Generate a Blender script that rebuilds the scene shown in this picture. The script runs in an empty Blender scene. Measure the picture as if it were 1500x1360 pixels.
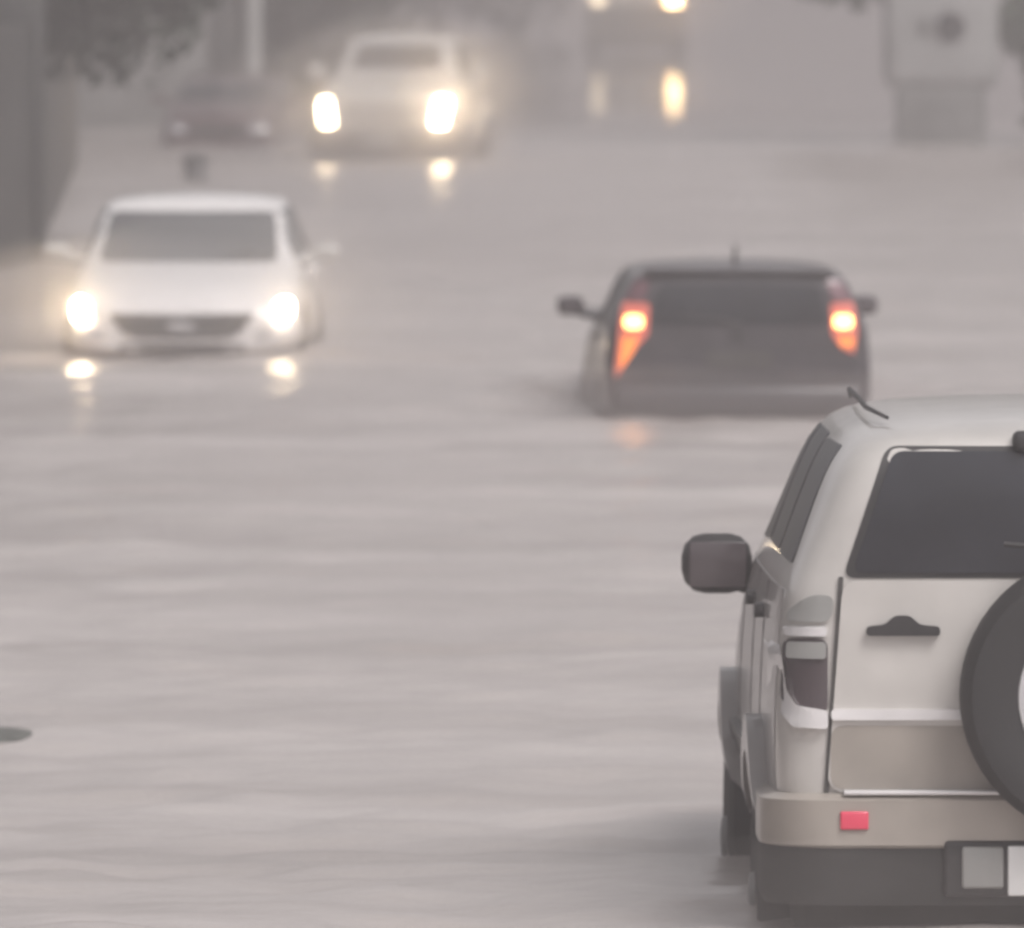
import bpy, bmesh, math, random
import numpy as np
from mathutils import Vector, Matrix
from mathutils.bvhtree import BVHTree
random.seed(7)
R = math.radians
S = bpy.context.scene
COL = S.collection

# ------------------------------------------------------------------ materials
def new_mat(name):
    m = bpy.data.materials.new(name); m.use_nodes = True
    nt = m.node_tree; p = nt.nodes['Principled BSDF']
    return m, nt, p

def mat(name, col, rough=.5, metal=0., coat=0., spec=.5, var=.12, scale=4., bump=0., bscale=30., emit=None, estr=0.):
    m, nt, p = new_mat(name)
    tc = nt.nodes.new('ShaderNodeTexCoord')
    n = nt.nodes.new('ShaderNodeTexNoise'); n.inputs['Scale'].default_value = scale; n.inputs['Detail'].default_value = 5
    nt.links.new(tc.outputs['Object'], n.inputs['Vector'])
    r = nt.nodes.new('ShaderNodeValToRGB')
    r.color_ramp.elements[0].position = .3; r.color_ramp.elements[1].position = .7
    r.color_ramp.elements[0].color = tuple(c*(1-var) for c in col)+(1,)
    r.color_ramp.elements[1].color = tuple(min(1, c*(1+var)) for c in col)+(1,)
    nt.links.new(n.outputs['Fac'], r.inputs['Fac']); nt.links.new(r.outputs['Color'], p.inputs['Base Color'])
    p.inputs['Roughness'].default_value = rough; p.inputs['Metallic'].default_value = metal
    p.inputs['Coat Weight'].default_value = coat; p.inputs['Coat Roughness'].default_value = .08
    p.inputs['Specular IOR Level'].default_value = spec
    if bump:
        b = nt.nodes.new('ShaderNodeBump'); b.inputs['Strength'].default_value = bump
        n2 = nt.nodes.new('ShaderNodeTexNoise'); n2.inputs['Scale'].default_value = bscale
        nt.links.new(tc.outputs['Object'], n2.inputs['Vector']); nt.links.new(n2.outputs['Fac'], b.inputs['Height'])
        nt.links.new(b.outputs['Normal'], p.inputs['Normal'])
    if emit:
        p.inputs['Emission Color'].default_value = emit+(1,); p.inputs['Emission Strength'].default_value = estr
    return m

M = dict(
    white=mat('white_paint', (.78, .76, .75), .35, coat=.7, var=.04),
    pale_grey=mat('pale_grey_paint', (.48, .465, .445), .4, coat=.5, var=.06),
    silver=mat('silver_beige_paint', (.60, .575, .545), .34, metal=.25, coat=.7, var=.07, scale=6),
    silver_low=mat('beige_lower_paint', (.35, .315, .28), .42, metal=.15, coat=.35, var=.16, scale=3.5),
    dark=mat('dark_grey_paint', (.036, .032, .038), .4, coat=.5, var=.15),
    maroon=mat('maroon_paint', (.055, .028, .032), .4, coat=.5),
    olive=mat('olive_brown_paint', (.075, .068, .05), .5, var=.2),
    cream=mat('cream_paint', (.62, .58, .5), .45, var=.08),
    glass=mat('tinted_glass', (.018, .020, .026), .08, coat=.0, spec=.45, var=.2),
    glass_rear=mat('rear_window_glass', (.026, .028, .036), .14, spec=.4, var=.35, scale=1.6),
    glass_side=mat('side_window_glass', (.02, .022, .027), .35, spec=.2, var=.2),
    glass_pale=mat('sky_reflection_glass', (.10, .105, .11), .2, spec=.5, var=.1),  # paler base colour stands for sky reflected in the glass
    rubber=mat('black_rubber', (.018, .018, .019), .75, bump=.3, bscale=60),
    plastic=mat('black_plastic', (.022, .021, .022), .55, var=.2),
    under=mat('underbody_dark', (.02, .02, .02), .8, var=.3),
    grey=mat('grey_plastic', (.2, .2, .2), .5),
    rim=mat('alloy_rim', (.5, .5, .5), .3, metal=.7),
    cover=mat('pale_spare_cover', (.52, .51, .52), .45, var=.05),
    chrome=mat('bright_trim', (.82, .8, .8), .25, metal=.3),
    redlens=mat('red_lens', (.16, .03, .035), .2, coat=.6),
    redrefl=mat('red_reflector', (.75, .06, .12), .25, coat=.5),
    pinklens=mat('pale_red_lens', (.42, .13, .12), .25, coat=.5, emit=(1., .16, .07), estr=.3),  # emission added to the lens to widen the hazard lamps' glow
    amberlens=mat('amber_lens', (.85, .25, .06), .25, coat=.5, emit=(1., .24, .04), estr=.8),
    clearlens=mat('clear_lens', (.5, .5, .52), .15, coat=.6),
    smokered=mat('smoked_red_lens', (.14, .06, .075), .25, coat=.5),
    smokelens=mat('smoked_lens', (.07, .055, .06), .2, coat=.6),
    plate=mat('white_plate', (.85, .85, .84), .35, var=.03),
    plategrey=mat('grey_plate', (.30, .30, .29), .5, var=.06),
    side_shade_paint=mat('taupe_shaded_side_paint', (.25, .235, .23), .4, metal=.15, coat=.5, var=.06),  # second paint tone, with the flank's shade also put into the colour
    cladding=mat('grey_cladding', (.13, .13, .13), .6, var=.1),
    seam=mat('dark_seam', (.06, .056, .054), .7),
    concrete=mat('wet_concrete', (.16, .16, .155), .6, var=.3, scale=1.5, bump=.4, bscale=14),
    concrete_dark=mat('dark_wet_concrete', (.03, .031, .03), .6, var=.35, scale=1.2, bump=.4, bscale=12),
    concrete_pale=mat('pale_concrete', (.30, .30, .295), .7, var=.2, scale=1.4, bump=.3, bscale=12),
    hole=mat('dark_opening', (.012, .01, .012), .9),
    bark=mat('wet_bark', (.045, .04, .035), .8, var=.4, scale=6, bump=.6, bscale=20),
    pole=mat('pale_pole_concrete', (.34, .34, .33), .7, var=.15),
    asphalt=mat('wet_asphalt', (.05, .05, .05), .5, var=.3, scale=3, bump=.3, bscale=40),
    debris=mat('dark_debris', (.085, .088, .08), .6, var=.4, scale=12),
)
def lamp_mat(name, col, st):
    return mat(name, (.8, .8, .8), .2, var=.02, emit=col, estr=st)
M['head_near'] = lamp_mat('headlamp_lit_white', (1., .78, .50), 70)
M['head_mid'] = lamp_mat('headlamp_lit_warm', (1., .77, .48), 105)
M['head_far'] = lamp_mat('headlamp_lit_far', (1., .66, .32), 28)
M['head_weak'] = lamp_mat('headlamp_lit_dim', (1., .78, .50), 30)
M['head_faint'] = lamp_mat('headlamp_lit_faint', (1., .78, .5), 3.5)
M['hazard'] = lamp_mat('hazard_lamp_lit', (1., .43, .075), 6.)

def leaf_mat(name, a, b):
    m, nt, p = new_mat(name)
    oi = nt.nodes.new('ShaderNodeNewGeometry')
    r = nt.nodes.new('ShaderNodeValToRGB')
    r.color_ramp.elements[0].color = a+(1,); r.color_ramp.elements[1].color = b+(1,)
    nt.links.new(oi.outputs['Random Per Island'], r.inputs['Fac'])
    nt.links.new(r.outputs['Color'], p.inputs['Base Color'])
    p.inputs['Roughness'].default_value = .5
    return m
M['leaf'] = leaf_mat('dark_wet_leaves', (.012, .018, .012), (.04, .052, .036))
M['leaf_green'] = leaf_mat('green_wet_leaves', (.010, .034, .010), (.035, .075, .028))

# ------------------------------------------------------------------ helpers
def link(name, me, m, parent=None, smooth=True):
    o = bpy.data.objects.new(name, me); COL.objects.link(o)
    if m: me.materials.append(m)
    if parent: o.parent = parent
    if smooth:
        me.polygons.foreach_set('use_smooth', [True]*len(me.polygons))
        try: me.set_sharp_from_angle(angle=R(38))
        except Exception: pass
    return o

def bm_link(name, bm, m, parent=None, smooth=True):
    me = bpy.data.meshes.new(name)
    bmesh.ops.recalc_face_normals(bm, faces=bm.faces[:])
    bm.to_mesh(me); bm.free()
    return link(name, me, m, parent, smooth)

def tag(o, label, cat, group=None, kind=None):
    if label: o['label'] = label
    if cat: o['category'] = cat
    if group: o['group'] = group
    if kind: o['kind'] = kind
    return o

def thing(name, label, cat, loc, rz=0., group=None):
    o = bpy.data.objects.new(name, None); COL.objects.link(o)
    o.empty_display_size = .3; o.location = loc; o.rotation_euler = (0, 0, rz)
    return tag(o, label, cat, group)

def add_box(bm, c, s, bev=0., rot=None):
    r = bmesh.ops.create_cube(bm, size=1.)
    vs = r['verts']
    bmesh.ops.scale(bm, vec=s, verts=vs)
    if bev:
        es = list({e for v in vs for e in v.link_edges})
        rr = bmesh.ops.bevel(bm, geom=es, offset=bev, segments=3, affect='EDGES', profile=.5)
        vs = list({v for f in rr['faces'] for v in f.verts} | {v for v in vs if v.is_valid})
    if rot is not None: bmesh.ops.rotate(bm, cent=(0, 0, 0), matrix=rot, verts=vs)
    bmesh.ops.translate(bm, vec=c, verts=vs)

def box_obj(name, c, s, m, parent=None, bev=.01, rot=None):
    bm = bmesh.new(); add_box(bm, c, s, bev, rot); return bm_link(name, bm, m, parent)

def add_tube(bm, pts, rads, n=10, cap=True):
    rings = []
    pts = [Vector(p) for p in pts]
    for i, p in enumerate(pts):
        d = (pts[min(i+1, len(pts)-1)]-pts[max(i-1, 0)]).normalized()
        a = d.cross(Vector((0, 0, 1)) if abs(d.z) < .9 else Vector((1, 0, 0))).normalized(); b = d.cross(a)
        r = rads[i] if isinstance(rads, (list, tuple)) else rads
        rings.append([bm.verts.new(p+(a*math.cos(t)+b*math.sin(t))*r) for t in (2*math.pi*k/n for k in range(n))])
    for i in range(len(rings)-1):
        for k in range(n):
            bm.faces.new((rings[i][k], rings[i][(k+1) % n], rings[i+1][(k+1) % n], rings[i+1][k]))
    if cap:
        bm.faces.new(rings[0]); bm.faces.new(rings[-1])

def add_lathe(bm, prof, c, axis='x', n=36):
    """prof = [(radius, along)], closed round the axis through c"""
    rings = []
    for r, h in prof:
        ring = []
        for k in range(n):
            t = 2*math.pi*k/n
            u, v = r*math.cos(t), r*math.sin(t)
            p = (h, u, v) if axis == 'x' else ((u, h, v) if axis == 'y' else (u, v, h))
            ring.append(bm.verts.new(Vector(p)+Vector(c)))
        rings.append(ring)
    for i in range(len(rings)-1):
        for k in range(n):
            bm.faces.new((rings[i][k], rings[i][(k+1) % n], rings[i+1][(k+1) % n], rings[i+1][k]))
    bm.faces.new(rings[0]); bm.faces.new(rings[-1])

def rpoly(pts, r=.03, n=4):
    out = []
    L = len(pts)
    for i in range(L):
        p = Vector(pts[i]); a = Vector(pts[i-1]); b = Vector(pts[(i+1) % L])
        da, db = (a-p), (b-p)
        rr = min(r, da.length*.45, db.length*.45)
        p0 = p+da.normalized()*rr; p1 = p+db.normalized()*rr
        for k in range(n+1):
            t = k/n
            out.append(p0*(1-t)**2+p*2*t*(1-t)+p1*t*t)
    return out

DIRS = {'+y': Vector((0, 1, 0)), '-y': Vector((0, -1, 0)), '+x': Vector((1, 0, 0)), '-x': Vector((-1, 0, 0)), '+z': Vector((0, 0, 1))}
def panel(name, bvh, poly, axis, off, m, parent, r=.03, step=.07, sink=.03):
    """a panel of the outline poly that follows the body surface, standing off metres proud of it"""
    d = DIRS[axis]
    P = rpoly(poly, r) if r else [Vector(p) for p in poly]
    def to3(p):
        if axis[1] == 'y': return Vector((p[0], 0, p[1]))
        if axis[1] == 'x': return Vector((0, p[0], p[1]))
        return Vector((p[0], p[1], 0))
    bm = bmesh.new()
    bm.faces.new([bm.verts.new(to3(p)) for p in P])
    mn = [min(v.co[k] for v in bm.verts) for k in range(3)]; mx = [max(v.co[k] for v in bm.verts) for k in range(3)]
    for k in range(3):
        if mx[k]-mn[k] < 1e-6: continue
        nrm = Vector((0, 0, 0)); nrm[k] = 1
        nn = max(1, int((mx[k]-mn[k])/step))
        for i in range(1, nn):
            co = Vector((0, 0, 0)); co[k] = mn[k]+(mx[k]-mn[k])*i/nn
            bmesh.ops.bisect_plane(bm, geom=bm.verts[:]+bm.edges[:]+bm.faces[:], plane_co=co, plane_no=nrm)
    cen = Vector([(a+b)/2 for a, b in zip(mn, mx)])
    hits = {}
    for v in bm.verts:
        hit = None
        for t in (0, .03, .06, .1, .15, .22, .3, .45):
            q = v.co.lerp(cen, t)
            h = bvh.ray_cast(q+d*20, -d)
            if h[0] is not None: hit = h[0]; break
        depth = hit.dot(d) if hit is not None else 0
        hits[v] = depth
    for v in bm.verts:
        v.co += d*(hits[v]-sink)
    base = bm.faces[:]
    ret = bmesh.ops.extrude_face_region(bm, geom=base)
    nv = [g for g in ret['geom'] if isinstance(g, bmesh.types.BMVert)]
    bmesh.ops.translate(bm, vec=d*(sink+off), verts=nv)
    return bm_link(name, bm, m, parent)

def mirror(poly): return [(-a, b) for a, b in reversed(poly)]

# ------------------------------------------------------------------ vehicles
def body_mesh(st, name, m, parent, rmax=.09):
    """st: stations rear to front: (y, zbottom, half width, belt z, half width at belt, top z, half width at top)"""
    bm = bmesh.new(); rings = []
    def section(y, zb, w, belt, wb, top, wt, k=1.):
        rnd = min(rmax, (top-belt)*.45)
        h = [(0, zb), (w*.72, zb), (w*.95, zb+.05), (w, zb+.16), (w, zb*.5+belt*.5), (w*.5+wb*.5+.004, belt-.07), (wb, belt),
             (wb*.35+wt*.65, belt*.35+top*.65), (wt, top-rnd*.75), (wt-.09, top-.008), (wt*.45, top+.012), (0, top+.018)]
        full = h+[(-x, z) for x, z in reversed(h[1:-1])]
        zc = (zb+top)/2
        return [bm.verts.new((x*k, y, zc+(z-zc)*k)) for x, z in full]
    for s in st: rings.append(section(*s))
    n = len(rings[0])
    for i in range(len(rings)-1):
        for k in range(n):
            bm.faces.new((rings[i][k], rings[i][(k+1) % n], rings[i+1][(k+1) % n], rings[i+1][k]))
    for s, rg, sg in ((st[0], rings[0], -1), (st[-1], rings[-1], 1)):
        a = section(s[0]+sg*.006, *s[1:], k=.955)
        b = section(s[0]+sg*.02, *s[1:], k=.6)
        for k in range(n):
            bm.faces.new((rg[k], rg[(k+1) % n], a[(k+1) % n], a[k]))
            bm.faces.new((a[k], a[(k+1) % n], b[(k+1) % n], b[k]))
        bm.faces.new(b)
    bmesh.ops.recalc_face_normals(bm, faces=bm.faces[:])
    me = bpy.data.meshes.new(name+'_cage'); bm.to_mesh(me); bm.free()
    t = bpy.data.objects.new('cage', me); COL.objects.link(t)
    md = t.modifiers.new('s', 'SUBSURF'); md.levels = 2; md.render_levels = 2
    dg = bpy.context.evaluated_depsgraph_get()
    me2 = bpy.data.meshes.new_from_object(t.evaluated_get(dg)); me2.name = name
    bpy.data.objects.remove(t); bpy.data.meshes.remove(me)
    o = link(name, me2, m, parent)
    bvh = BVHTree.FromPolygons([v.co.copy() for v in me2.vertices], [tuple(p.vertices) for p in me2.polygons])
    return o, bvh

def wheel(parent, x, y, r, w, sg):
    """sg = +1 right side, -1 left"""
    hub = bmesh.new(); add_lathe(hub, [(.02, sg*.02), (.07, sg*.02), (.065, sg*.035), (.02, sg*.04)], (x+sg*w*.42, y, r), n=18)
    h = bm_link('wheel', hub, M['grey'], parent)
    t = bmesh.new(); rr = r*.66
    add_lathe(t, [(rr, -w*.46), (r*.86, -w*.5), (r*.96, -w*.44), (r, -w*.3), (r, w*.3), (r*.96, w*.44), (r*.86, w*.5), (rr, w*.46)], (x, y, r))
    bm_link('tyre', t, M['rubber'], h)
    q = bmesh.new()
    add_lathe(q, [(rr, -sg*w*.3), (rr*1.01, sg*w*.44), (rr*.9, sg*w*.45), (rr*.86, sg*w*.25), (.05, sg*w*.2)], (x, y, r), n=30)
    for k in range(5):
        a = 2*math.pi*k/5
        add_box(q, (x+sg*w*.36, y+math.cos(a)*rr*.5, r+math.sin(a)*rr*.5), (w*.1, .07, rr*.85), .01, None) if False else None
        rot = Matrix.Rotation(a, 3, 'X')
        bb = bmesh.new(); add_box(bb, (0, 0, rr*.48), (w*.12, .075, rr*.86), .012)
        bmesh.ops.rotate(bb, cent=(0, 0, 0), matrix=rot, verts=bb.verts[:])
        bmesh.ops.translate(bb, vec=(x+sg*w*.36, y, r), verts=bb.verts[:])
        tmp = bpy.data.meshes.new('t'); bb.to_mesh(tmp); bb.free(); q.from_mesh(tmp); bpy.data.meshes.remove(tmp)
    bm_link('rim', q, M['rim'], h)
    return h

def arc_poly(yc, zc, r0, r1, a0=-10, a1=190, n=18):
    o = [(yc+r1*math.cos(R(a0+(a1-a0)*k/n)), zc+r1*math.sin(R(a0+(a1-a0)*k/n))) for k in range(n+1)]
    i = [(yc+r0*math.cos(R(a1+(a0-a1)*k/n)), zc+r0*math.sin(R(a1+(a0-a1)*k/n))) for k in range(n+1)]
    return o+i

def disc_poly(yc, zc, r, a0=-35, a1=215, n=22):
    return [(yc+r*math.cos(R(a0+(a1-a0)*k/n)), zc+r*math.sin(R(a0+(a1-a0)*k/n))) for k in range(n+1)]

def running_gear(p, bvh, ys, xw, r, w, flare=None, fm=None, foff=.03):
    for y in ys:
        for sg in (-1, 1):
            ax = '-x' if sg < 0 else '+x'
            panel('wheel_arch', bvh, disc_poly(y, r, r+.07), ax, .004, M['hole'], p, r=0, step=.12)
            if flare: panel('fender_flare', bvh, arc_poly(y, r, r+.06, r+.06+flare), ax, foff, fm, p, r=0, step=.12)
            wheel(p, sg*xw, y, r, w, sg)

def wing_mirror(p, c, s, m, sg, face=-1, glass=True):
    bm = bmesh.new()
    add_box(bm, c, s, min(s)*.38)
    add_tube(bm, [(c[0]-sg*s[0]*.3, c[1]+.02, c[2]-s[2]*.3), (c[0]-sg*(s[0]*.5+.13), c[1]+.04, c[2]-s[2]*.45-.01)], [.035, .045], 10)
    o = bm_link('wing_mirror', bm, m, p)
    if glass:
        g = bmesh.new(); add_box(g, (c[0], c[1]-s[1]*.5-.002, c[2]), (s[0]*.8, .008, s[2]*.76), .003)
        bm_link('mirror_glass', g, M['smokelens'], o)
    return o

def side_glass(p, bvh, polys, m, off=.004):
    for q in polys:
        for ax in ('-x', '+x'): panel('side_window', bvh, q, ax, off, m, p, r=.04, step=.05)

def door_lines(p, bvh, ys, z0, z1):
    for y in ys:
        for ax in ('-x', '+x'): panel('door_seam', bvh, [(y-.006, z0), (y+.006, z0), (y+.006, z1), (y-.006, z1)], ax, .006, M['seam'], p, r=0, step=.12)

def handles(p, bvh, ys, z, m):
    for y in ys:
        for ax in ('-x', '+x'): panel('door_handle', bvh, [(y-.1, z-.02), (y+.1, z-.02), (y+.1, z+.02), (y-.1, z+.02)], ax, .03, m, p, r=.018)

def underside(p, y0, y1, w, z0, z1):
    bm = bmesh.new(); add_box(bm, (0, (y0+y1)/2, (z0+z1)/2), (w*2, y1-y0, z1-z0), .05)
    return bm_link('chassis', bm, M['under'], p)

# ---- 1. silver off-roader with the spare wheel, in front
def off_roader(loc, rz):
    p = thing('offroad_car', 'silver beige off-roader with a spare wheel on its back door, cropped by right edge', 'car', loc, rz)
    st = [(-2.36, .60, .80, 1.38, .74, 1.72, .60), (-2.33, .57, .885, 1.395, .835, 1.80, .665), (-2.18, .55, .905, 1.395, .855, 1.845, .69),
          (-1.7, .53, .91, 1.39, .865, 1.865, .695), (-.9, .5, .91, 1.385, .865, 1.87, .695), (.0, .5, .91, 1.38, .86, 1.865, .69),
          (.42, .5, .91, 1.375, .855, 1.82, .67), (.75, .5, .91, 1.34, .86, 1.57, .71), (1.12, .5, .91, 1.24, .865, 1.33, .76),
          (1.5, .52, .905, 1.19, .86, 1.28, .74), (2.05, .55, .89, 1.13, .84, 1.22, .70), (2.3, .57, .86, 1.05, .79, 1.14, .62), (2.36, .6, .78, 1.0, .70, 1.07, .55)]
    body, bv = body_mesh(st, 'body', M['silver'], p)
    underside(p, -2.25, 2.2, .84, .2, .62)
    running_gear(p, bv, (-1.42, 1.38), .80, .385, .27, flare=.11, fm=M['side_shade_paint'], foff=.055)
    # side
    side_glass(p, bv, [[(-2.12, 1.43), (-1.28, 1.43), (-1.28, 1.78), (-1.98, 1.78)], [(-1.2, 1.43), (-.42, 1.43), (-.42, 1.79), (-1.2, 1.79)],
                       [(-.34, 1.43), (.78, 1.40), (.36, 1.77), (-.34, 1.79)]], M['glass_side'])
    door_lines(p, bv, (-1.24, -.38, .72), .82, 1.34); handles(p, bv, (-1.05, -.2), 1.24, M['plastic'])
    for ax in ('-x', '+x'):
        sp_ = panel('shaded_side_panel', bv, [(-2.20, .58), (2.1, .6), (2.1, 1.05), (1.2, 1.2), (.8, 1.335), (-2.20, 1.355)], ax, .004, M['side_shade_paint'], p, r=.03, step=.09)
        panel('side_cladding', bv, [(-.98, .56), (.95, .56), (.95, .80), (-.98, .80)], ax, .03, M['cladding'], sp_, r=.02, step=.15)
    panel('windscreen', bv, [(-.74, 1.36), (.74, 1.36), (.60, 1.76), (-.60, 1.76)], '+y', .012, M['glass'], p, r=.06, step=.035)
    panel('grille', bv, [(-.42, .86), (.42, .86), (.44, 1.04), (-.44, 1.04)], '+y', .02, M['plastic'], p)
    for sg in (1, -1):
        q = [(.5, .86), (.8, .88), (.78, 1.02), (.5, 1.02)]
        panel('headlight', bv, q if sg > 0 else mirror(q), '+y', .015, M['clearlens'], p)
    # rear door with its window, handle, crease and edges
    door = panel('rear_door', bv, [(-.745, .78), (-.70, .75), (.74, .75), (.74, 1.39), (-.70, 1.39)], '-y', .016, M['silver'], p, r=.05)
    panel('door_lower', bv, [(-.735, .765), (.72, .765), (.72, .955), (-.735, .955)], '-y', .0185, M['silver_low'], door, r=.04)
    panel('door_gap', bv, [(-.756, .745), (-.742, .745), (-.698, 1.40), (-.712, 1.40)], '-y', .010, M['seam'], door, r=.005)
    panel('crease_trim', bv, [(-.735, .972), (.5, .972), (.5, 1.004), (-.735, 1.004)], '-y', .032, M['chrome'], door, r=.012)
    hd = panel('door_handle', bv, [(-.63, 1.225), (-.41, 1.225), (-.41, 1.252), (-.47, 1.258), (-.50, 1.285), (-.545, 1.285), (-.575, 1.258), (-.63, 1.252)], '-y', .045, M['plastic'], door, r=.012)
    panel('rear_window', bv, [(-.672, 1.412), (.66, 1.412), (.545, 1.775), (-.548, 1.775)], '-y', .012, M['glass_rear'], p, r=.035)
    panel('window_seal', bv, [(-.70, 1.396), (.69, 1.396), (.565, 1.79), (-.568, 1.79)], '-y', .006, M['plastic'], p, r=.04)
    w = bmesh.new(); add_tube(w, [(.30, -2.44, 1.41), (.15, -2.44, 1.47), (-.22, -2.425, 1.50)], [.016, .011, .008], 8)
    bm_link('rear_wiper', w, M['plastic'], p)
    box_obj('high_stop_lamp', (.02, -2.34, 1.805), (.42, .10, .06), M['plastic'], p, .02)
    # lamp clusters
    for sg in (-1, 1):
        f = (lambda q: q) if sg < 0 else mirror
        l = panel('tail_light', bv, f([(-.885, 1.02), (-.775, 1.0), (-.745, 1.0), (-.745, 1.215), (-.875, 1.215)]), '-y', .02, M['smokelens'], p, r=.03, step=.04)
        panel('lamp_lens', bv, f([(-.87, 1.155), (-.75, 1.155), (-.75, 1.205), (-.865, 1.205)]), '-y', .03, M['plategrey'], l, r=.012, step=.04)
        panel('indicator_lens', bv, f([(-.868, 1.265), (-.735, 1.265), (-.725, 1.345), (-.80, 1.345), (-.86, 1.30)]), '-y', .018, M['plategrey'], p, r=.03, step=.04)
        panel('lamp_surround', bv, f([(-.875, 1.222), (-.748, 1.222), (-.748, 1.252), (-.875, 1.248)]), '-y', .03, M['chrome'], l, r=.012, step=.04)
        panel('lamp_surround', bv, f([(-.915, 1.17), (-.885, 1.20), (-.868, 1.06), (-.84, 1.015), (-.745, 1.0), (-.745, .945), (-.85, .95), (-.905, 1.02)]), '-y', .034, M['chrome'], l, r=.012, step=.04)
    # bumper
    bm = bmesh.new()
    plan = [(-.945, -1.90)]+[(-.73+.215*math.cos(R(a)), -2.245+.215*math.sin(R(a))) for a in range(180, 271, 10)]
    plan = plan+[(-x, y) for x, y in reversed(plan)]
    prof = [(.03, .575), (.0, .60), (.0, .735), (.03, .75), (.12, .755)]
    rows = [[bm.verts.new((x*(1-d/.95), y+d, z)) for x, y in plan] for d, z in prof]
    for k in range(len(rows)-1):
        for l in range(len(plan)-1): bm.faces.new((rows[k][l], rows[k][l+1], rows[k+1][l+1], rows[k+1][l]))
    bm.faces.new(rows[0]); bm.faces.new(rows[-1])
    for l in (0, len(plan)-1):
        pass
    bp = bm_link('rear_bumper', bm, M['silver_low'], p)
    bm = bmesh.new(); add_box(bm, (0, -2.40, .757), (1.40, .11, .014), .005); bm_link('step_pad', bm, M['chrome'], bp)
    bm = bmesh.new()
    rows = [[bm.verts.new((x*k, y+.01+(1-k)*.5, z)) for x, y in plan] for k, z in ((.985, .42), (.998, .45), (.998, .61))]
    for k in range(2):
        for l in range(len(plan)-1): bm.faces.new((rows[k][l], rows[k][l+1], rows[k+1][l+1], rows[k+1][l]))
    bm.faces.new(rows[0]); bm.faces.new(rows[-1])
    bm_link('bumper_skirt', bm, M['under'], bp)
    for sg in (-1, 1): box_obj('reflector', (sg*.668, -2.462, .675), (.085, .02, .055), M['redrefl'], bp, .006)
    box_obj('plate_holder', (-.07, -2.458, .53), (.66, .03, .17), M['plastic'], bp, .015)
    box_obj('plate_lamp', (-.285, -2.475, .535), (.125, .03, .125), M['plategrey'], bp, .01)
    box_obj('number_plate', (-.015, -2.475, .525), (.39, .02, .15), M['plate'], bp, .006)
    for sg in (-1, 1): box_obj('mud_flap', (sg*.78, -1.86, .36), (.30, .02, .50), M['rubber'], p, .008)
    # spare wheel
    hub = bmesh.new(); add_lathe(hub, [(.02, 0), (.12, 0), (.12, .18), (.02, .18)], (.07, -2.54, 1.05), 'y', 24)
    sp = bm_link('spare_wheel', hub, M['plastic'], p)
    t = bmesh.new(); r = .425
    add_lathe(t, [(.27, -.11), (.34, -.135), (.395, -.125), (.418, -.08), (r, -.03), (r, .05), (.41, .10), (.3, .11), (.27, .08)], (.07, -2.52, 1.05), 'y', 56)
    bm_link('tyre', t, M['rubber'], sp)
    q = bmesh.new(); add_lathe(q, [(.275, .0), (.278, -.08), (.255, -.115), (.17, -.13), (.165, -.12), (.06, -.125), (.01, -.126)], (.07, -2.52, 1.05), 'y', 48)
    bm_link('spare_cover', q, M['cover'], sp)
    for sg in (-1, 1): wing_mirror(p, (sg*.985, .72, 1.305), (.225, .20, .19), M['plastic'], sg)
    for sg in (-1, 1):
        rb = bmesh.new(); add_tube(rb, [(sg*.55, -1.95, 1.862), (sg*.60, -1.6, 1.882), (sg*.605, -1.2, 1.895), (sg*.60, -.3, 1.895), (sg*.58, .1, 1.86)], [.006, .008, .008, .008, .006], 8)
        bm_link('roof_rail', rb, M['plastic'], p)
    return p

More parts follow.
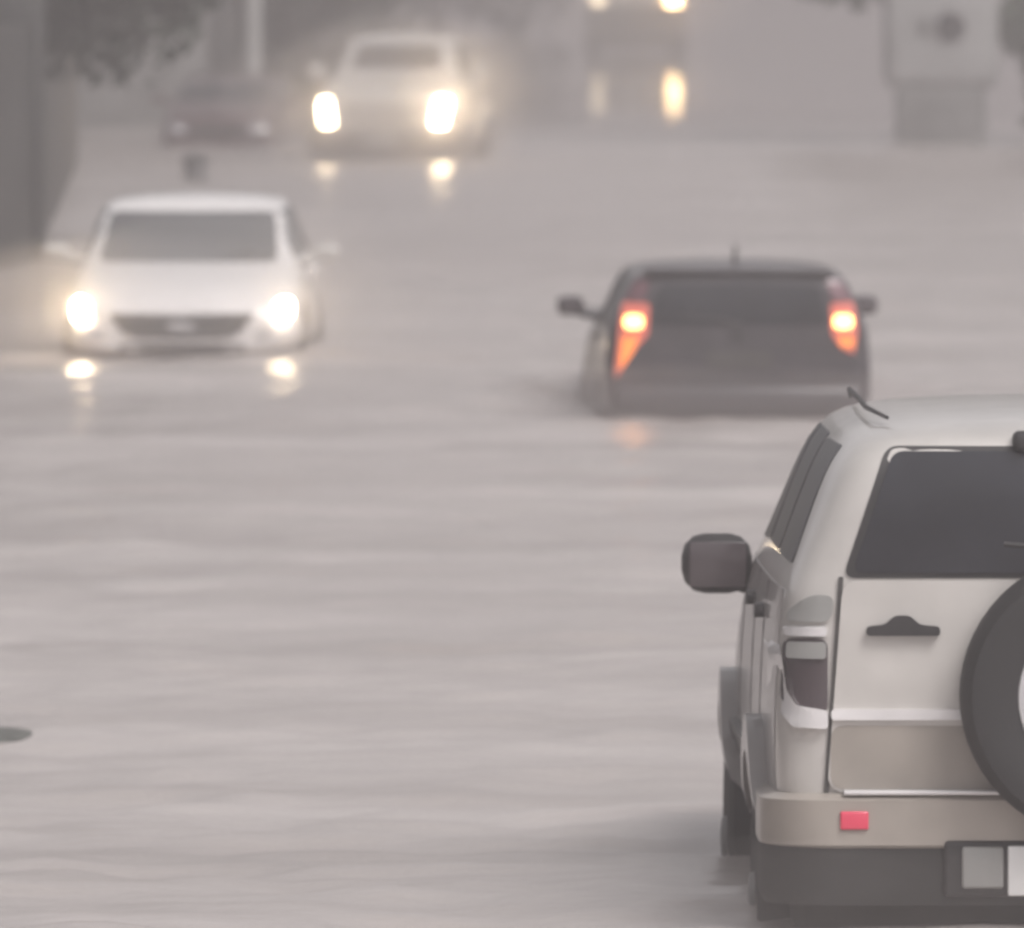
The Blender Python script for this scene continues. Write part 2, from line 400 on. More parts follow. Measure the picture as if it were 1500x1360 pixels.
# ---- 2. dark hatchback seen from behind, hazard lamps on
def hatchback(loc, rz, paint, label, hazards, group=None, hs=1.):
    p = thing('hatchback_car', label, 'car', loc, rz, group)
    st = [(-1.96, .38, .72, .98, .69, 1.20, .57), (-1.94, .36, .80, .99, .755, 1.265, .615), (-1.86, .33, .815, 1.0, .77, 1.295, .635), (-1.4, .3, .82, .99, .775, 1.31, .64),
          (-.7, .28, .82, .97, .775, 1.315, .64), (.0, .28, .82, .95, .77, 1.31, .62), (.35, .28, .82, .93, .76, 1.27, .57),
          (.75, .28, .82, .915, .76, 1.16, .62), (1.08, .28, .82, .89, .76, .97, .66), (1.5, .3, .81, .83, .74, .90, .62), (1.82, .32, .78, .74, .69, .81, .55), (1.95, .36, .68, .66, .58, .72, .45)]
    body, bv = body_mesh(st, 'body', paint, p, .04)
    underside(p, -1.8, 1.8, .7, .16, .36)
    running_gear(p, bv, (-1.22, 1.25), .71, .295, .2)
    side_glass(p, bv, [[(-1.55, .99), (-.62, .98), (-.62, 1.235), (-1.3, 1.22)], [(-.54, .98), (.72, .955), (.36, 1.22), (-.54, 1.24)]], M['glass_side'])
    door_lines(p, bv, (-.58, .6), .4, .95); handles(p, bv, (-.42,), .86, paint)
    panel('windscreen', bv, [(-.68, .99), (.68, .99), (.52, 1.235), (-.52, 1.235)], '+y', .012, M['glass'], p, r=.05, step=.035)
    panel('grille', bv, [(-.35, .55), (.35, .55), (.38, .66), (-.38, .66)], '+y', .012, M['plastic'], p)
    for sg in (1, -1):
        q = [(.42, .58), (.66, .6), (.62, .7), (.42, .68)]
        panel('headlight', bv, q if sg > 0 else mirror(q), '+y', .012, M['clearlens'], p)
    tg = panel('tailgate', bv, [(-.52, .58), (.52, .58), (.56, .93), (.52, 1.225), (-.52, 1.225), (-.56, .93)], '-y', .008, paint, p, r=.04)
    panel('rear_window', bv, [(-.54, .96), (.54, .96), (.485, 1.205), (-.485, 1.205)], '-y', .014, M['glass'], p, r=.05)
    bm = bmesh.new(); add_box(bm, (0, -1.86, 1.285), (1.14, .26, .035), .015); bm_link('roof_spoiler', bm, paint, p)
    wp = bmesh.new(); add_tube(wp, [(.02, -2.0, .965), (-.14, -1.995, 1.0), (-.38, -1.985, 1.02)], [.014, .010, .007], 8); bm_link('rear_wiper', wp, M['plastic'], p)
    panel('number_plate', bv, [(-.2, .70), (.2, .70), (.2, .80), (-.2, .80)], '-y', .016, M['seam'], tg, r=.01)
    panel('badge', bv, [(-.05, .87), (.05, .87), (.05, .91), (-.05, .91)], '-y', .016, M['plastic'], tg, r=.018)
    a = bmesh.new(); add_tube(a, [(.0, -1.50, 1.28), (.0, -1.62, 1.43)], [.014, .01], 8); bm_link('roof_aerial', a, M['plastic'], p)
    for sg in (-1, 1):
        f = (lambda q: q) if sg < 0 else mirror
        l = panel('tail_light', bv, f([(-.70, 1.10), (-.535, 1.09), (-.545, .90), (-.62, .82), (-.735, .64), (-.75, .66), (-.725, .92)] if sg < 0 else [(-.70, 1.10), (-.555, 1.09), (-.565, .90), (-.62, .82), (-.70, .78), (-.725, .92)]), '-y', .014, M['pinklens'], p, r=.02, step=.05)
        panel('pillar_lamp', bv, f([(-.695, 1.11), (-.57, 1.10), (-.53, 1.235), (-.615, 1.235)]), '-y', .012, M['smokered'], l, r=.02, step=.05)
        if hazards:
            panel('amber_band', bv, f(([(-.705, .89), (-.60, .89), (-.64, .79), (-.725, .68)] if sg < 0 else [(-.70, .89), (-.60, .89), (-.62, .83), (-.70, .82)])), '-y', .022, M['amberlens'], l, r=.015, step=.05)
            panel('hazard_lens', bv, f([(-.69, .94), (-.58, .94), (-.58, 1.02), (-.69, 1.02)]), '-y', .03, M['hazard'], l, r=.03, step=.05)
    bm = bmesh.new(); add_box(bm, (0, -1.90, .50), (1.52, .22, .2), .06); bm_link('rear_bumper', bm, paint, p)
    for sg in (-1, 1): wing_mirror(p, (sg*.915, .62, 1.01), (.17, .11, .12), paint, sg)
    return p

# ---- 3. white crossover coming towards us
def crossover(loc, rz):
    p = thing('crossover_car', 'white crossover facing us with lit headlights and wide dark grille, nearest of the oncoming cars', 'car', loc, rz)
    st = [(-2.05, .45, .68, .95, .62, 1.15, .50), (-2.0, .40, .79, .98, .73, 1.30, .56), (-1.7, .36, .82, 1.0, .76, 1.385, .605), (-1.0, .33, .83, .99, .765, 1.43, .625),
          (-.3, .32, .835, .985, .765, 1.435, .63), (.10, .32, .835, .98, .765, 1.40, .625), (.45, .32, .835, .965, .765, 1.245, .64), (.88, .32, .835, .94, .77, 1.035, .66),
          (1.3, .33, .83, .88, .765, .965, .63), (1.75, .35, .82, .80, .75, .875, .58), (2.0, .37, .78, .71, .69, .775, .50), (2.07, .40, .68, .64, .58, .69, .42)]
    body, bv = body_mesh(st, 'body', M['white'], p, .06)
    underside(p, -1.9, 1.85, .7, .18, .4)
    running_gear(p, bv, (-1.3, 1.32), .725, .33, .22)
    side_glass(p, bv, [[(-1.75, 1.04), (-.72, 1.03), (-.72, 1.36), (-1.5, 1.34)], [(-.64, 1.03), (.74, 1.0), (.28, 1.33), (-.64, 1.365)]], M['glass_pale'])
    door_lines(p, bv, (-.68, .68), .45, .98); handles(p, bv, (-1.4, -.5), .9, M['white'])
    panel('windscreen', bv, [(-.62, .995), (.62, .995), (.57, 1.33), (-.57, 1.33)], '+y', .012, M['glass_pale'], p, r=.05, step=.035)
    w = bmesh.new(); add_tube(w, [(.1, .98, 1.03), (-.45, .95, 1.055)], [.014, .008], 8); add_tube(w, [(-.55, .97, 1.03), (-.1, .98, 1.03)], [.012, .008], 8)
    bm_link('windscreen_wiper', w, M['plastic'], p)
    g = panel('grille', bv, [(-.50, .665), (-.10, .655), (0, .645), (.10, .655), (.50, .665), (.40, .53), (.30, .495), (-.30, .495), (-.40, .53)], '+y', .014, M['plastic'], p, r=.03)
    panel('emblem', bv, [(-.12, .57), (-.05, .59), (.05, .60), (.12, .575), (.05, .555), (-.05, .55)], '+y', .03, M['cover'], g, r=.015, step=.04)
    for z in (.535, .625):
        panel('grille_bar', bv, [(-.40, z-.006), (.40, z-.006), (.40, z+.006), (-.40, z+.006)], '+y', .022, M['grey'], g, r=.004)
    for sg in (1, -1):
        f = (lambda q: q) if sg > 0 else mirror
        hs = panel('headlight', bv, f([(.55, .62), (.72, .62), (.795, .74), (.77, .80), (.60, .72)]), '+y', .008, M['clearlens'], p, r=.025, step=.05)
        panel('lamp_lens', bv, f([(.63, .615), (.70, .595), (.755, .64), (.755, .745), (.70, .77), (.63, .735)]), '+y', .02, M['head_near'] if sg > 0 else M['head_weak'], hs, r=.035, step=.04)
        panel('fog_lamp', bv, f([(.52, .49), (.62, .49), (.62, .56), (.52, .56)]), '+y', .012, M['clearlens'], p, r=.03, step=.04)
    panel('bumper_intake', bv, [(-.45, .40), (.45, .40), (.40, .46), (-.40, .46)], '+y', .008, M['plastic'], p, r=.02)
    panel('rear_window', bv, [(-.52, 1.03), (.52, 1.03), (.45, 1.33), (-.45, 1.33)], '-y', .008, M['glass'], p, r=.05)
    for sg in (-1, 1):
        f = (lambda q: q) if sg < 0 else mirror
        panel('tail_light', bv, f([(-.74, .8), (-.58, .8), (-.55, .95), (-.72, .95)]), '-y', .012, M['redlens'], p, r=.02)
    for sg in (-1, 1): wing_mirror(p, (sg*.94, .60, 1.05), (.19, .13, .13), M['pale_grey'], sg)
    box_obj('cabin_trim', (.585, .52, 1.10), (.03, .05, .08), M['white'], p, .01)
    return p

# ---- 4. big white pickup behind it
def pickup(loc, rz):
    p = thing('pickup_truck', 'tall pale pickup facing us with glaring headlights and dark bumper, behind the white crossover', 'pickup', loc, rz)
    st = [(-2.5, .7, .80, 1.13, .76, 1.2, .68), (-2.46, .66, .88, 1.16, .83, 1.24, .72), (-1.6, .62, .90, 1.17, .85, 1.25, .74), (-.95, .6, .90, 1.2, .85, 1.27, .74), (-.85, .6, .90, 1.36, .85, 1.80, .66),
          (-.7, .6, .90, 1.37, .85, 1.95, .67), (.1, .58, .905, 1.37, .85, 1.98, .68), (.45, .58, .905, 1.36, .85, 1.92, .67), (.8, .58, .905, 1.35, .85, 1.68, .68), (1.15, .58, .91, 1.33, .86, 1.46, .74),
          (1.6, .6, .91, 1.28, .86, 1.39, .74), (2.15, .62, .90, 1.22, .84, 1.33, .70), (2.4, .64, .86, 1.12, .78, 1.23, .62), (2.46, .68, .76, 1.05, .68, 1.12, .52)]
    body, bv = body_mesh(st, 'body', M['pale_grey'], p)
    underside(p, -2.4, 2.2, .75, .25, .68)
    running_gear(p, bv, (-1.55, 1.5), .80, .39, .26, flare=.08, fm=M['plastic'])
    side_glass(p, bv, [[(-.72, 1.42), (-.1, 1.42), (-.1, 1.86), (-.66, 1.84)], [(-.02, 1.42), (.95, 1.40), (.45, 1.84), (-.02, 1.86)]], M['glass_pale'])
    door_lines(p, bv, (-.06, .95), .7, 1.36); handles(p, bv, (.1, -.6), 1.2, M['plastic'])
    panel('windscreen', bv, [(-.56, 1.55), (.56, 1.55), (.50, 1.84), (-.50, 1.84)], '+y', .012, M['glass'], p, r=.05, step=.035)
    panel('rear_window', bv, [(-.55, 1.42), (.55, 1.42), (.52, 1.80), (-.52, 1.80)], '-y', .006, M['glass'], p, r=.05)
    panel('load_bed', bv, [(-.66, -2.38), (.66, -2.38), (.66, -1.02), (-.66, -1.02)], '+z', .006, M['plastic'], p, r=.04, step=.15)
    g = panel('grille', bv, [(-.46, .90), (.46, .90), (.50, 1.12), (-.50, 1.12)], '+y', .012, M['grey'], p)
    panel('grille_bar', bv, [(-.46, .98), (.46, .98), (.47, 1.03), (-.47, 1.03)], '+y', .022, M['chrome'], g, r=.01)
    for sg in (1, -1):
        f = (lambda q: q) if sg > 0 else mirror
        hs = panel('headlight', bv, f([(.54, .92), (.80, .94), (.85, 1.16), (.60, 1.14)]), '+y', .008, M['clearlens'], p, r=.03, step=.06)
        panel('lamp_lens', bv, f([(.60, .86), (.77, .86), (.82, 1.18), (.66, 1.20)]), '+y', .02, M['head_mid'] if sg < 0 else M['head_weak'], hs, r=.04, step=.05)
        panel('fog_lamp', bv, f([(.58, .76), (.70, .76), (.70, .84), (.58, .84)]), '+y', .01, M['clearlens'], p, r=.03, step=.05)
    bm = bmesh.new(); add_box(bm, (0, 2.42, .66), (1.86, .3, .26), .07); b = bm_link('front_bumper', bm, M['plastic'], p)
    box_obj('number_plate', (0, 2.58, .68), (.40, .02, .13), M['plategrey'], b, .006)
    for sg in (-1, 1):
        f = (lambda q: q) if sg < 0 else mirror
        panel('tail_light', bv, f([(-.85, .8), (-.74, .8), (-.74, 1.1), (-.84, 1.1)]), '-y', .012, M['redlens'], p, r=.02)
    for sg in (-1, 1): wing_mirror(p, (sg*1.02, .80, 1.50), (.20, .13, .22), M['pale_grey'], sg)
    return p

# ---- 5. far lorry cut by the top edge
def lorry(loc, rz):
    p = thing('lorry', 'dim olive lorry with two lit headlights, farthest vehicle, cut by the top edge', 'lorry', loc, rz)
    bm = bmesh.new(); add_box(bm, (0, 2.0, 1.72), (2.1, 1.7, 1.75), .12); bm_link('cab', bm, M['cream'], p)
    bm = bmesh.new(); add_box(bm, (0, 2.72, 1.02), (2.2, .35, .95), .10); b = bm_link('front_fascia', bm, M['olive'], p)
    bm = bmesh.new(); add_box(bm, (0, 2.88, .62), (2.3, .22, .28), .06); bm_link('front_bumper', bm, M['olive'], p)
    bm = bmesh.new(); add_box(bm, (0, 2.862, 2.1), (1.8, .03, .68), .03); bm_link('windscreen', bm, M['glass'], p)
    bm = bmesh.new(); add_box(bm, (0, -1.2, 1.85), (2.2, 4.4, 2.1), .05); bm_link('cargo_box', bm, M['cover'], p)
    bm = bmesh.new(); add_box(bm, (0, 0, .65), (.9, 5.6, .25), .03); bm_link('chassis', bm, M['under'], p)
    for sg in (-1, 1):
        box_obj('headlight', (sg*.86, 2.905, 1.60), (.30, .05, .28), M['head_far'] if sg < 0 else M['head_faint'], p, .02)
        box_obj('wing_mirror', (sg*1.22, 2.6, 2.1), (.16, .1, .42), M['plastic'], p, .03)
        for y in (1.9, -2.3): wheel(p, sg*.95, y, .45, .28, sg)
        bm = bmesh.new(); add_box(bm, (sg*1.055, 2.15, 2.1), (.02, .9, .6), .006); bm_link('side_window', bm, M['glass'], p)
    return p

GZ = -.40
off_roader((1.652, 46.25, GZ+.05), R(.9))
hatchback((1.30, 90.7, GZ), R(2.0), M['dark'], 'dark hatchback seen from behind with both amber hazard lamps lit', True)
crossover((-2.215, 102.5, GZ+.05), R(178.7))
pickup((-1.34, 183.3, GZ), R(174.3))
lorry((2.78, 333, GZ), R(180))
hatchback((-3.75, 196, GZ), R(176), M['maroon'], 'dim maroon parked car by the left roadside, behind the white crossover', False)

# ------------------------------------------------------------------ water, ground, haze
def grid_axis(segs):
    out = []
    for a, b, st in segs:
        n = max(1, int(round((b-a)/st))); out += [a+(b-a)*i/n for i in range(n)]
    return np.array(out+[segs[-1][1]])
xs = grid_axis([(-420, -40, 20), (-40, -9, 2), (-9, 9, .10), (9, 40, 2), (40, 420, 20)])
ys = grid_axis([(-60, 20, 8), (20, 36, 1), (36, 62, .10), (62, 125, .16), (125, 230, .4), (230, 400, 1.2), (400, 980, 20)])
X, Y = np.meshgrid(xs, ys)
rng = np.random.default_rng(3)
Z = np.zeros_like(X)
for wl, amp, k in ((4.2, .009, 7), (2.1, .009, 14), (1.0, .0065, 22), (.5, .006, 26)):
    for _ in range(k):
        a = rng.normal(math.pi/2, .62); L = wl*rng.uniform(.75, 1.35)
        ph = rng.uniform(0, 6.28)
        env = .6+.4*np.sin(X*rng.uniform(.1, .5)+Y*rng.uniform(.05, .2)+rng.uniform(0, 6.28))
        Z += amp*env*np.sin((X*math.cos(a)+Y*math.sin(a))*2*math.pi/L+ph)/math.sqrt(k)*1.6
# wakes pushed up by the moving vehicles
def bow(cx, cy, sg, w, h):
    global Z
    d = (Y-cy)*sg                      # distance ahead of the bumper
    arm = np.abs(X-cx)-(w+np.maximum(-d, 0)*.32)
    Z += h*np.exp(-(arm/.28)**2)*np.exp(-np.maximum(-d, 0)/5.)*(d < .0)
    Z += h*np.exp(-((d-.25)/.3)**2)*np.exp(-((X-cx)/(w*1.05))**4)
    Z += h*.45*np.sin(np.abs(d+3)*2.2)*np.exp(-((X-cx)/2.2)**2)*np.exp(-np.maximum(-d-4.2, 0)/9.)*(d < -4.2)
bow(1.65, 48.9, 1, .95, .02); bow(-2.21, 100.4, -1, .85, .025); bow(1.25, 92.7, 1, .85, .09); bow(-1.35, 180.8, -1, .95, .03)
fade = np.clip((9.5-np.abs(X))/1., 0, 1)*np.clip((Y-30)/6, 0, 1)
Z = Z*np.maximum(fade, 0)*(1-.75*np.clip((Y-185)/35, 0, 1))*1.5
nx, ny = len(xs), len(ys)
co = np.stack([X, Y, Z], -1).reshape(-1, 3)
i = np.arange((ny-1)*(nx-1)); r_, c_ = i//(nx-1), i % (nx-1)
q = np.stack([r_*nx+c_, r_*nx+c_+1, (r_+1)*nx+c_+1, (r_+1)*nx+c_], -1)
me = bpy.data.meshes.new('flood_water')
me.vertices.add(len(co)); me.vertices.foreach_set('co', co.astype(np.float32).ravel())
me.loops.add(q.size); me.loops.foreach_set('vertex_index', q.astype(np.int32).ravel())
me.polygons.add(len(q)); me.polygons.foreach_set('loop_start', (np.arange(len(q))*4).astype(np.int32))
me.update(calc_edges=True)
me.polygons.foreach_set('use_smooth', [True]*len(q))

m, nt, p = new_mat('muddy_flood_water')
tc = nt.nodes.new('ShaderNodeTexCoord')
mp = nt.nodes.new('ShaderNodeMapping'); mp.inputs['Scale'].default_value = (.35, 1., 1.)
nt.links.new(tc.outputs['Object'], mp.inputs['Vector'])
n1 = nt.nodes.new('ShaderNodeTexNoise'); n1.inputs['Scale'].default_value = .5; n1.inputs['Detail'].default_value = 6
nt.links.new(mp.outputs['Vector'], n1.inputs['Vector'])
rp = nt.nodes.new('ShaderNodeValToRGB'); rp.color_ramp.elements[0].position = .35; rp.color_ramp.elements[1].position = .68
rp.color_ramp.elements[0].color = (.33, .297, .28, 1); rp.color_ramp.elements[1].color = (.47, .43, .412, 1)
nt.links.new(n1.outputs['Fac'], rp.inputs['Fac']); nt.links.new(rp.outputs['Color'], p.inputs['Base Color'])
n2 = nt.nodes.new('ShaderNodeTexNoise'); n2.inputs['Scale'].default_value = 9.; n2.inputs['Detail'].default_value = 4
nt.links.new(tc.outputs['Object'], n2.inputs['Vector'])
b = nt.nodes.new('ShaderNodeBump'); b.inputs['Strength'].default_value = .35; b.inputs['Distance'].default_value = .02
mb = nt.nodes.new('ShaderNodeMapRange'); mb.inputs['From Min'].default_value = 178; mb.inputs['From Max'].default_value = 215; mb.inputs['To Min'].default_value = .35; mb.inputs['To Max'].default_value = .006
nt.links.new(n2.outputs['Fac'], b.inputs['Height']); nt.links.new(b.outputs['Normal'], p.inputs['Normal'])
sx = nt.nodes.new('ShaderNodeSeparateXYZ'); nt.links.new(tc.outputs['Object'], sx.inputs[0])
nt.links.new(sx.outputs['Y'], mb.inputs['Value']); nt.links.new(mb.outputs['Result'], b.inputs['Strength'])
mr = nt.nodes.new('ShaderNodeMapRange'); mr.inputs['From Min'].default_value = 178; mr.inputs['From Max'].default_value = 225
mr.inputs['To Min'].default_value = .26; mr.inputs['To Max'].default_value = .035      # stirred by the traffic near, calmer far off
nt.links.new(sx.outputs['Y'], mr.inputs['Value']); nt.links.new(mr.outputs['Result'], p.inputs['Roughness'])
p.inputs['IOR'].default_value = 1.33
water = link('flood_water', me, m, None, False); water['kind'] = 'structure'

bm = bmesh.new(); bmesh.ops.create_grid(bm, x_segments=8, y_segments=20, size=1)
bmesh.ops.scale(bm, vec=(420, 520, 1), verts=bm.verts[:]); bmesh.ops.translate(bm, vec=(0, 460, 0), verts=bm.verts[:])
for v in bm.verts: v.co.z = GZ+(.05 if v.co.y < 60 else 0)
g = bm_link('road', bm, M['asphalt']); g['kind'] = 'structure'

# ------------------------------------------------------------------ roadside
def tree(name, label, loc, h, cr, leafm, n=2600, zlow=1.6, leaf=.16, tr=.16, group=None, seed=0, lean=0., sq=1.):
    rd = random.Random(seed)
    t = thing(name, label, 'tree', loc, 0, group)
    bm = bmesh.new()
    pts = [(0, 0, -.05), (.05, 0, h*.2), (.1+lean*.3, .05, h*.42), (.05+lean*.6, -.05, h*.65), (lean, 0, h*.9)]
    add_tube(bm, pts, [tr*1.25, tr, tr*.8, tr*.5, tr*.15], 10)
    tips = []
    for k in range(9):
        a = rd.uniform(0, 6.28); z0 = h*rd.uniform(.3, .7); L = cr*rd.uniform(.5, .95)
        e = Vector((math.cos(a)*L+lean*.6, math.sin(a)*L, z0+L*rd.uniform(.1, .6)))
        add_tube(bm, [(lean*.4, 0, z0), (e.x*.5, e.y*.5, (z0+e.z)*.5+.1), e], [tr*.4, tr*.25, tr*.08], 6)
        tips.append(e)
    bm_link('trunk', bm, M['bark'], t)
    clumps = []
    for k in range(34):
        a = rd.uniform(0, 6.28); u = rd.random()**.5
        z = rd.uniform(zlow, h)
        f = math.sin(math.pi*min(1, max(.08, (z-zlow+.25)/(h-zlow+.5))))**.5
        clumps.append((Vector((math.cos(a)*cr*u*f*sq+lean*.7, math.sin(a)*cr*u*f, z)), cr*rd.uniform(.18, .36)))
    for e in tips: clumps.append((e, cr*.25))
    vs, fs = [], []
    for k in range(n):
        c, rr = rd.choice(clumps)
        d = Vector((rd.gauss(0, 1), rd.gauss(0, 1), rd.gauss(0, .8))).normalized()*rr*rd.random()**.4
        q = c+d
        if q.z < zlow-.25*rd.random(): continue
        ax = Vector((rd.gauss(0, 1), rd.gauss(0, 1), rd.gauss(0, 1))).normalized()
        s = leaf*rd.uniform(.6, 1.3)
        u1 = ax.orthogonal().normalized()*s; u2 = ax.cross(u1).normalized()*s*.55
        b0 = len(vs); vs += [q-u1, q+u2*.9-u1*.1, q+u1, q-u2*.9-u1*.1]; fs.append((b0, b0+1, b0+2, b0+3))
    mm = bpy.data.meshes.new('crown'); mm.from_pydata([tuple(v) for v in vs], [], fs)
    link('crown', mm, leafm, t, False)
    return t

# left: dark wall end and its pillar
w = thing('boundary_wall', 'dark wet concrete wall standing in the flood at the left edge', 'wall', (-4.2, 129, GZ))
bm = bmesh.new()
v = [(-1.0, -100), (-.7, -100), (-.45, -3.4), (0, 0), (-1.15, 52), (-1.5, 52), (-.4, .45), (-.75, -3.4)]  # run towards the camera is unseen, added to darken the off-roader's flank
f0 = [bm.verts.new((x, y, 0)) for x, y in v]; f1 = [bm.verts.new((x, y, 2.5)) for x, y in v]
for k in range(8): bm.faces.new((f0[k], f0[(k+1) % 8], f1[(k+1) % 8], f1[k]))
bm.faces.new(f1)
bmesh.ops.triangulate(bm, faces=bm.faces[:]); bm_link('wall_panel', bm, M['concrete_dark'], w, False)
box_obj('end_pillar', (-.16, .16, 1.4), (.5, .5, 2.8), M['concrete_dark'], w, .03)
box_obj('coping', (-.72, -51.7, 2.55), (.5, 96, .1), M['concrete'], w, .02)
# pale wall further back
w2 = thing('garden_wall', 'pale grey low garden wall behind the maroon car', 'wall', (-5.2, 214, GZ))
box_obj('wall_panel', (-.6, 0, 1.05), (3.0, .25, 2.1), M['concrete'], w2, .02)
box_obj('coping', (-.6, 0, 2.13), (3.1, .36, .08), M['concrete'], w2, .02)
box_obj('end_pillar', (.98, 0, 1.15), (.34, .40, 2.3), M['concrete_dark'], w2, .02)
# pole
pp = thing('utility_pole', 'slim pale utility pole between the dark tree trunks at upper left', 'pole', (-3.82, 216, GZ))
bm = bmesh.new(); add_tube(bm, [(0, 0, -.05), (0, 0, 4), (0, 0, 8.2)], [.15, .13, .10], 14); bm_link('post', bm, M['pole'], pp)
bm = bmesh.new(); add_box(bm, (0, 0, 7.6), (1.8, .1, .12), .01); a = bm_link('cross_arm', bm, M['bark'], pp)
for x in (-.75, 0, .75):
    bm = bmesh.new(); add_lathe(bm, [(.02, 7.66), (.05, 7.68), (.03, 7.74), (.05, 7.78), (.02, 7.82)], (x, 0, 0), 'z', 12); bm_link('insulator', bm, M['cover'], a)
tree('roadside_tree', 'dark tree overhanging the concrete wall at the far left', (-5.6, 134, GZ), 7.5, 3.3, M['leaf'], 30000, 2.0, .11, .2, 'trees along the left side', 1)
tree('roadside_tree', 'dark tree rising behind the pale garden wall', (-5.6, 217, GZ), 7.8, 2.7, M['leaf'], 20000, 1.6, .13, .2, 'trees along the left side', 2)
tree('roadside_tree', 'dark tree with its trunk just left of the pale pole', (-4.2, 217.5, GZ), 7.5, 1.9, M['leaf'], 16000, 1.55, .14, .26, 'trees along the left side', 3)
tree('roadside_tree', 'dark bushy tree just right of the pale pole, beside the pickup', (-3.3, 219, GZ), 7.2, 1.5, M['leaf'], 15000, .8, .15, .24, 'trees along the left side', 4)
tree('distant_tree', 'dim far tree above the pickup roof, nearly lost in haze', (-4.2, 290, GZ), 8, 3.4, M['leaf'], 4200, 1.0, .28, .25, 'trees fading into the haze', 5)
tree('distant_tree', 'dim far tree to the left of the lorry, nearly lost in haze', (-2.0, 380, GZ), 8.2, 4.2, M['leaf'], 4200, .6, .32, .25, 'trees fading into the haze', 6)
for k, (x, y, h, c, lab) in enumerate(((-7.4, 236, 5.2, 1.9, 'dense dark bush farthest left, behind the garden wall'), (-5.6, 238, 5.6, 1.8, 'dense dark bush in the middle, behind the garden wall pillar'),
                              (-3.9, 241, 5.0, 1.7, 'dense dark bush behind the pale pole, left of the pickup'))):
    tree('dense_bush', lab, (x, y, GZ), h, c, M['leaf'], 16000, .3, .17, .12, 'bushes behind the garden wall', 20+k)
# right: concrete gate post, trees
gp = thing('gate_post', 'pale grey concrete post with dark opening, on a narrower base, at upper right', 'post', (5.75, 197, GZ))
bm = bmesh.new(); add_box(bm, (0, 0, .58), (1.2, .9, 1.16), .06); bm_link('plinth', bm, M['concrete'], gp)
bm = bmesh.new(); add_box(bm, (0, 0, 2.15), (1.55, 1.0, 2.1), .22); sh = bm_link('shaft', bm, M['concrete_pale'], gp)
bm = bmesh.new(); add_lathe(bm, [(.02, 0), (.19, 0), (.2, .02), (.2, .09), (.02, .09)], (.12, -.54, 1.96), 'y', 22); bm_link('opening', bm, M['hole'], sh)
box_obj('fixing_plate', (-.18, -.512, 1.98), (.3, .04, .22), M['concrete'], sh, .03)
bm = bmesh.new(); add_box(bm, (0, 0, 3.26), (1.75, 1.15, .14), .04); bm_link('cap', bm, M['concrete'], gp)
tree('roadside_tree', 'green leafy tree at the upper right corner beside the concrete post', (8.45, 197.5, GZ), 7.5, 2.15, M['leaf_green'], 18000, .45, .17, .2, 'trees along the right side', 8)
tree('roadside_tree', 'green tree whose lowest branches hang over the concrete post', (5.6, 200, GZ), 7.8, 2.2, M['leaf_green'], 14000, 2.42, .18, .2, 'trees along the right side', 9)
# small things in the water
M['bollard'] = mat('weathered_grey_plastic', (.07, .068, .07), .6)
bl = thing('bollard', 'small dark bollard poking out of the water behind the white crossover roof', 'bollard', (-3.62, 168, GZ))
bm = bmesh.new(); add_lathe(bm, [(.02, -.02), (.16, -.02), (.15, .1), (.13, .6), (.15, .62), (.15, .66), (.11, .72), (.02, .74)], (0, 0, 0), 'z', 20); bm_link('post', bm, M['bollard'], bl)
bm = bmesh.new(); add_lathe(bm, [(.13, .50), (.139, .50), (.137, .56), (.13, .56)], (0, 0, 0), 'z', 20); bm_link('band', bm, M['grey'], bl)
bm = bmesh.new(); bmesh.ops.create_icosphere(bm, subdivisions=4, radius=1)
from mathutils import noise
for v in bm.verts:
    k = 1+.16*noise.noise(v.co*1.3)+.05*noise.noise(v.co*4)
    v.co = Vector((v.co.x*.2*k, v.co.y*.35*k, v.co.z*.035*k))
o = bm_link('floating_debris', bm, M['debris']); o.location = (-1.9, 53.9, .008)
tag(o, 'dark scrap of debris floating at the left edge of the water', 'debris')

# haze
bm = bmesh.new(); bmesh.ops.create_cube(bm, size=1); bmesh.ops.scale(bm, vec=(860, 1060, 1), verts=bm.verts[:])
for v in bm.verts: v.co.z = 9.2 if v.co.z > 0 else -1.45
bmesh.ops.translate(bm, vec=(0, 460, 0), verts=bm.verts[:])
m = bpy.data.materials.new('rain_haze'); m.use_nodes = True; nt = m.node_tree; nt.nodes.clear()
out = nt.nodes.new('ShaderNodeOutputMaterial'); pv = nt.nodes.new('ShaderNodeVolumePrincipled')
pv.inputs['Color'].default_value = (.79, .765, .77, 1); pv.inputs['Density'].default_value = .0039; pv.inputs['Anisotropy'].default_value = .8
nt.links.new(pv.outputs['Volume'], out.inputs['Volume'])
hz = bm_link('haze', bm, m, None, False); hz['kind'] = 'stuff'

def spray(label_mat, c, rad, dens, seed):
    bm = bmesh.new(); bmesh.ops.create_icosphere(bm, subdivisions=4, radius=1)
    for v in bm.verts:
        k = 1+.30*noise.noise(v.co*1.3+Vector((seed*7.1, 0, 0)))+.16*noise.noise(v.co*3.1+Vector((0, seed*3.3, 0)))
        v.co = Vector((v.co.x*rad[0]*k, v.co.y*rad[1]*k, v.co.z*rad[2]*k))
        v.co.z = max(v.co.z, -c[2]-.08)
    mm = bpy.data.materials.new(label_mat); mm.use_nodes = True; nt = mm.node_tree; nt.nodes.clear()
    o = nt.nodes.new('ShaderNodeOutputMaterial'); v = nt.nodes.new('ShaderNodeVolumePrincipled')
    v.inputs['Color'].default_value = (.95, .925, .92, 1); v.inputs['Density'].default_value = dens; v.inputs['Anisotropy'].default_value = .72
    nt.links.new(v.outputs['Volume'], o.inputs['Volume'])
    ob = bm_link('spray_mist', bm, mm, None, False); ob.location = c; ob['kind'] = 'stuff'
spray('spray_ahead_of_crossover', (-2.1, 99.8, .22), (2.1, 1.3, .80), .15, 1)
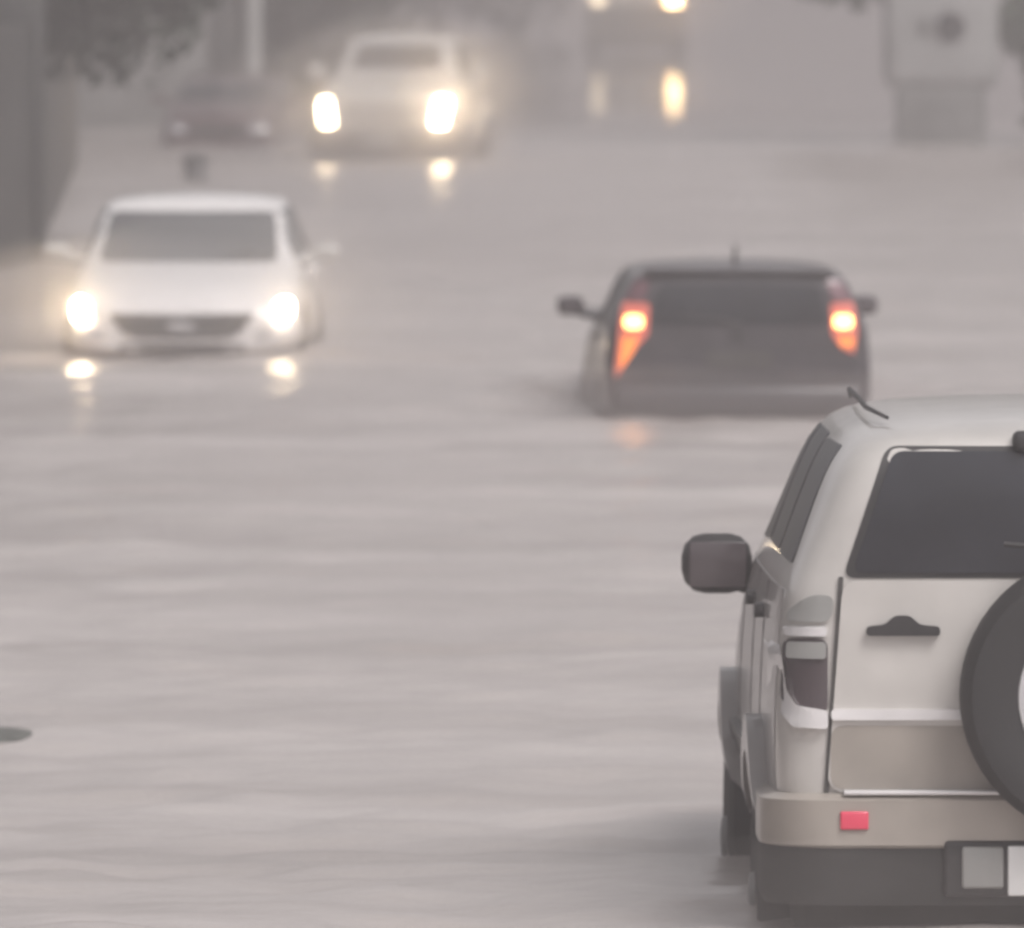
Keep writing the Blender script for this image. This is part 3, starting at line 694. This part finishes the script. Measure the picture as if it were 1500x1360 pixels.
spray('spray_ahead_of_pickup', (-1.5, 179.6, .75), (2.0, 1.8, 1.15), .125, 2)
spray('spray_behind_hatchback', (1.3, 87.9, .06), (1.45, 1.1, .30), .15, 3)
spray('spray_ahead_of_lorry', (2.8, 328.5, .8), (2.4, 2.0, 1.2), .12, 4)
spray('spray_drifting_far', (-.2, 128, .5), (2.6, 9., .9), .03, 5)
spray('spray_drifting_middle', (-.9, 76, .25), (1.3, 5., .55), .025, 6)
spray('spray_drifting_near', (-.5, 60, .2), (.9, 3.5, .4), .03, 7)
spray('spray_behind_offroader', (.95, 43.0, .06), (.75, .55, .26), .13, 8)

# ------------------------------------------------------------------ light
W = bpy.data.worlds.new('World'); S.world = W; W.use_nodes = True
nt = W.node_tree; bg = nt.nodes['Background']
sky = nt.nodes.new('ShaderNodeTexSky'); sky.sky_type = 'NISHITA'; sky.sun_disc = False
EL, ROT = R(52), R(140)
sky.sun_elevation = EL; sky.sun_rotation = ROT; sky.air_density = 1.; sky.dust_density = 4.
hs = nt.nodes.new('ShaderNodeHueSaturation'); hs.inputs['Saturation'].default_value = .06
nt.links.new(sky.outputs['Color'], hs.inputs['Color'])
tint = nt.nodes.new('ShaderNodeMix'); tint.data_type = 'RGBA'; tint.blend_type = 'MULTIPLY'; tint.inputs['Factor'].default_value = 1.
tint.inputs[7].default_value = (1., .964, .978, 1)
nt.links.new(hs.outputs['Color'], tint.inputs[6]); nt.links.new(tint.outputs[2], bg.inputs['Color'])
bg.inputs['Strength'].default_value = .10
L = bpy.data.lights.new('overcast_sun', 'SUN'); L.energy = 1.3; L.angle = R(30); L.color = (1., .97, .94)
lo = bpy.data.objects.new('overcast_sun', L); COL.objects.link(lo)
az = ROT
sd = Vector((math.sin(az)*math.cos(EL), math.cos(az)*math.cos(EL), math.sin(EL)))
lo.rotation_euler = sd.to_track_quat('Z', 'Y').to_euler(); lo.location = (0, 0, 30)

# ------------------------------------------------------------------ camera
cam = bpy.data.cameras.new('camera'); co_ = bpy.data.objects.new('camera', cam); COL.objects.link(co_)
cam.sensor_width = 36; cam.lens = 36*21500/1500; cam.clip_start = .5; cam.clip_end = 3000
co_.location = (0, 0, 3.02); co_.rotation_euler = (R(90)-math.atan(800/21500), 0, 0)
cam.dof.use_dof = True; cam.dof.focus_distance = 38.; cam.dof.aperture_fstop = 9.5
S.camera = co_

S.view_settings.view_transform = 'Standard'; S.view_settings.look = 'None'
S.view_settings.exposure = .60; S.view_settings.gamma = 1.
S.cycles.volume_bounces = 4; S.cycles.max_bounces = 8; S.cycles.diffuse_bounces = 3; S.cycles.glossy_bounces = 4
S.cycles.use_denoising = True
S.cycles.sample_clamp_indirect = 8.
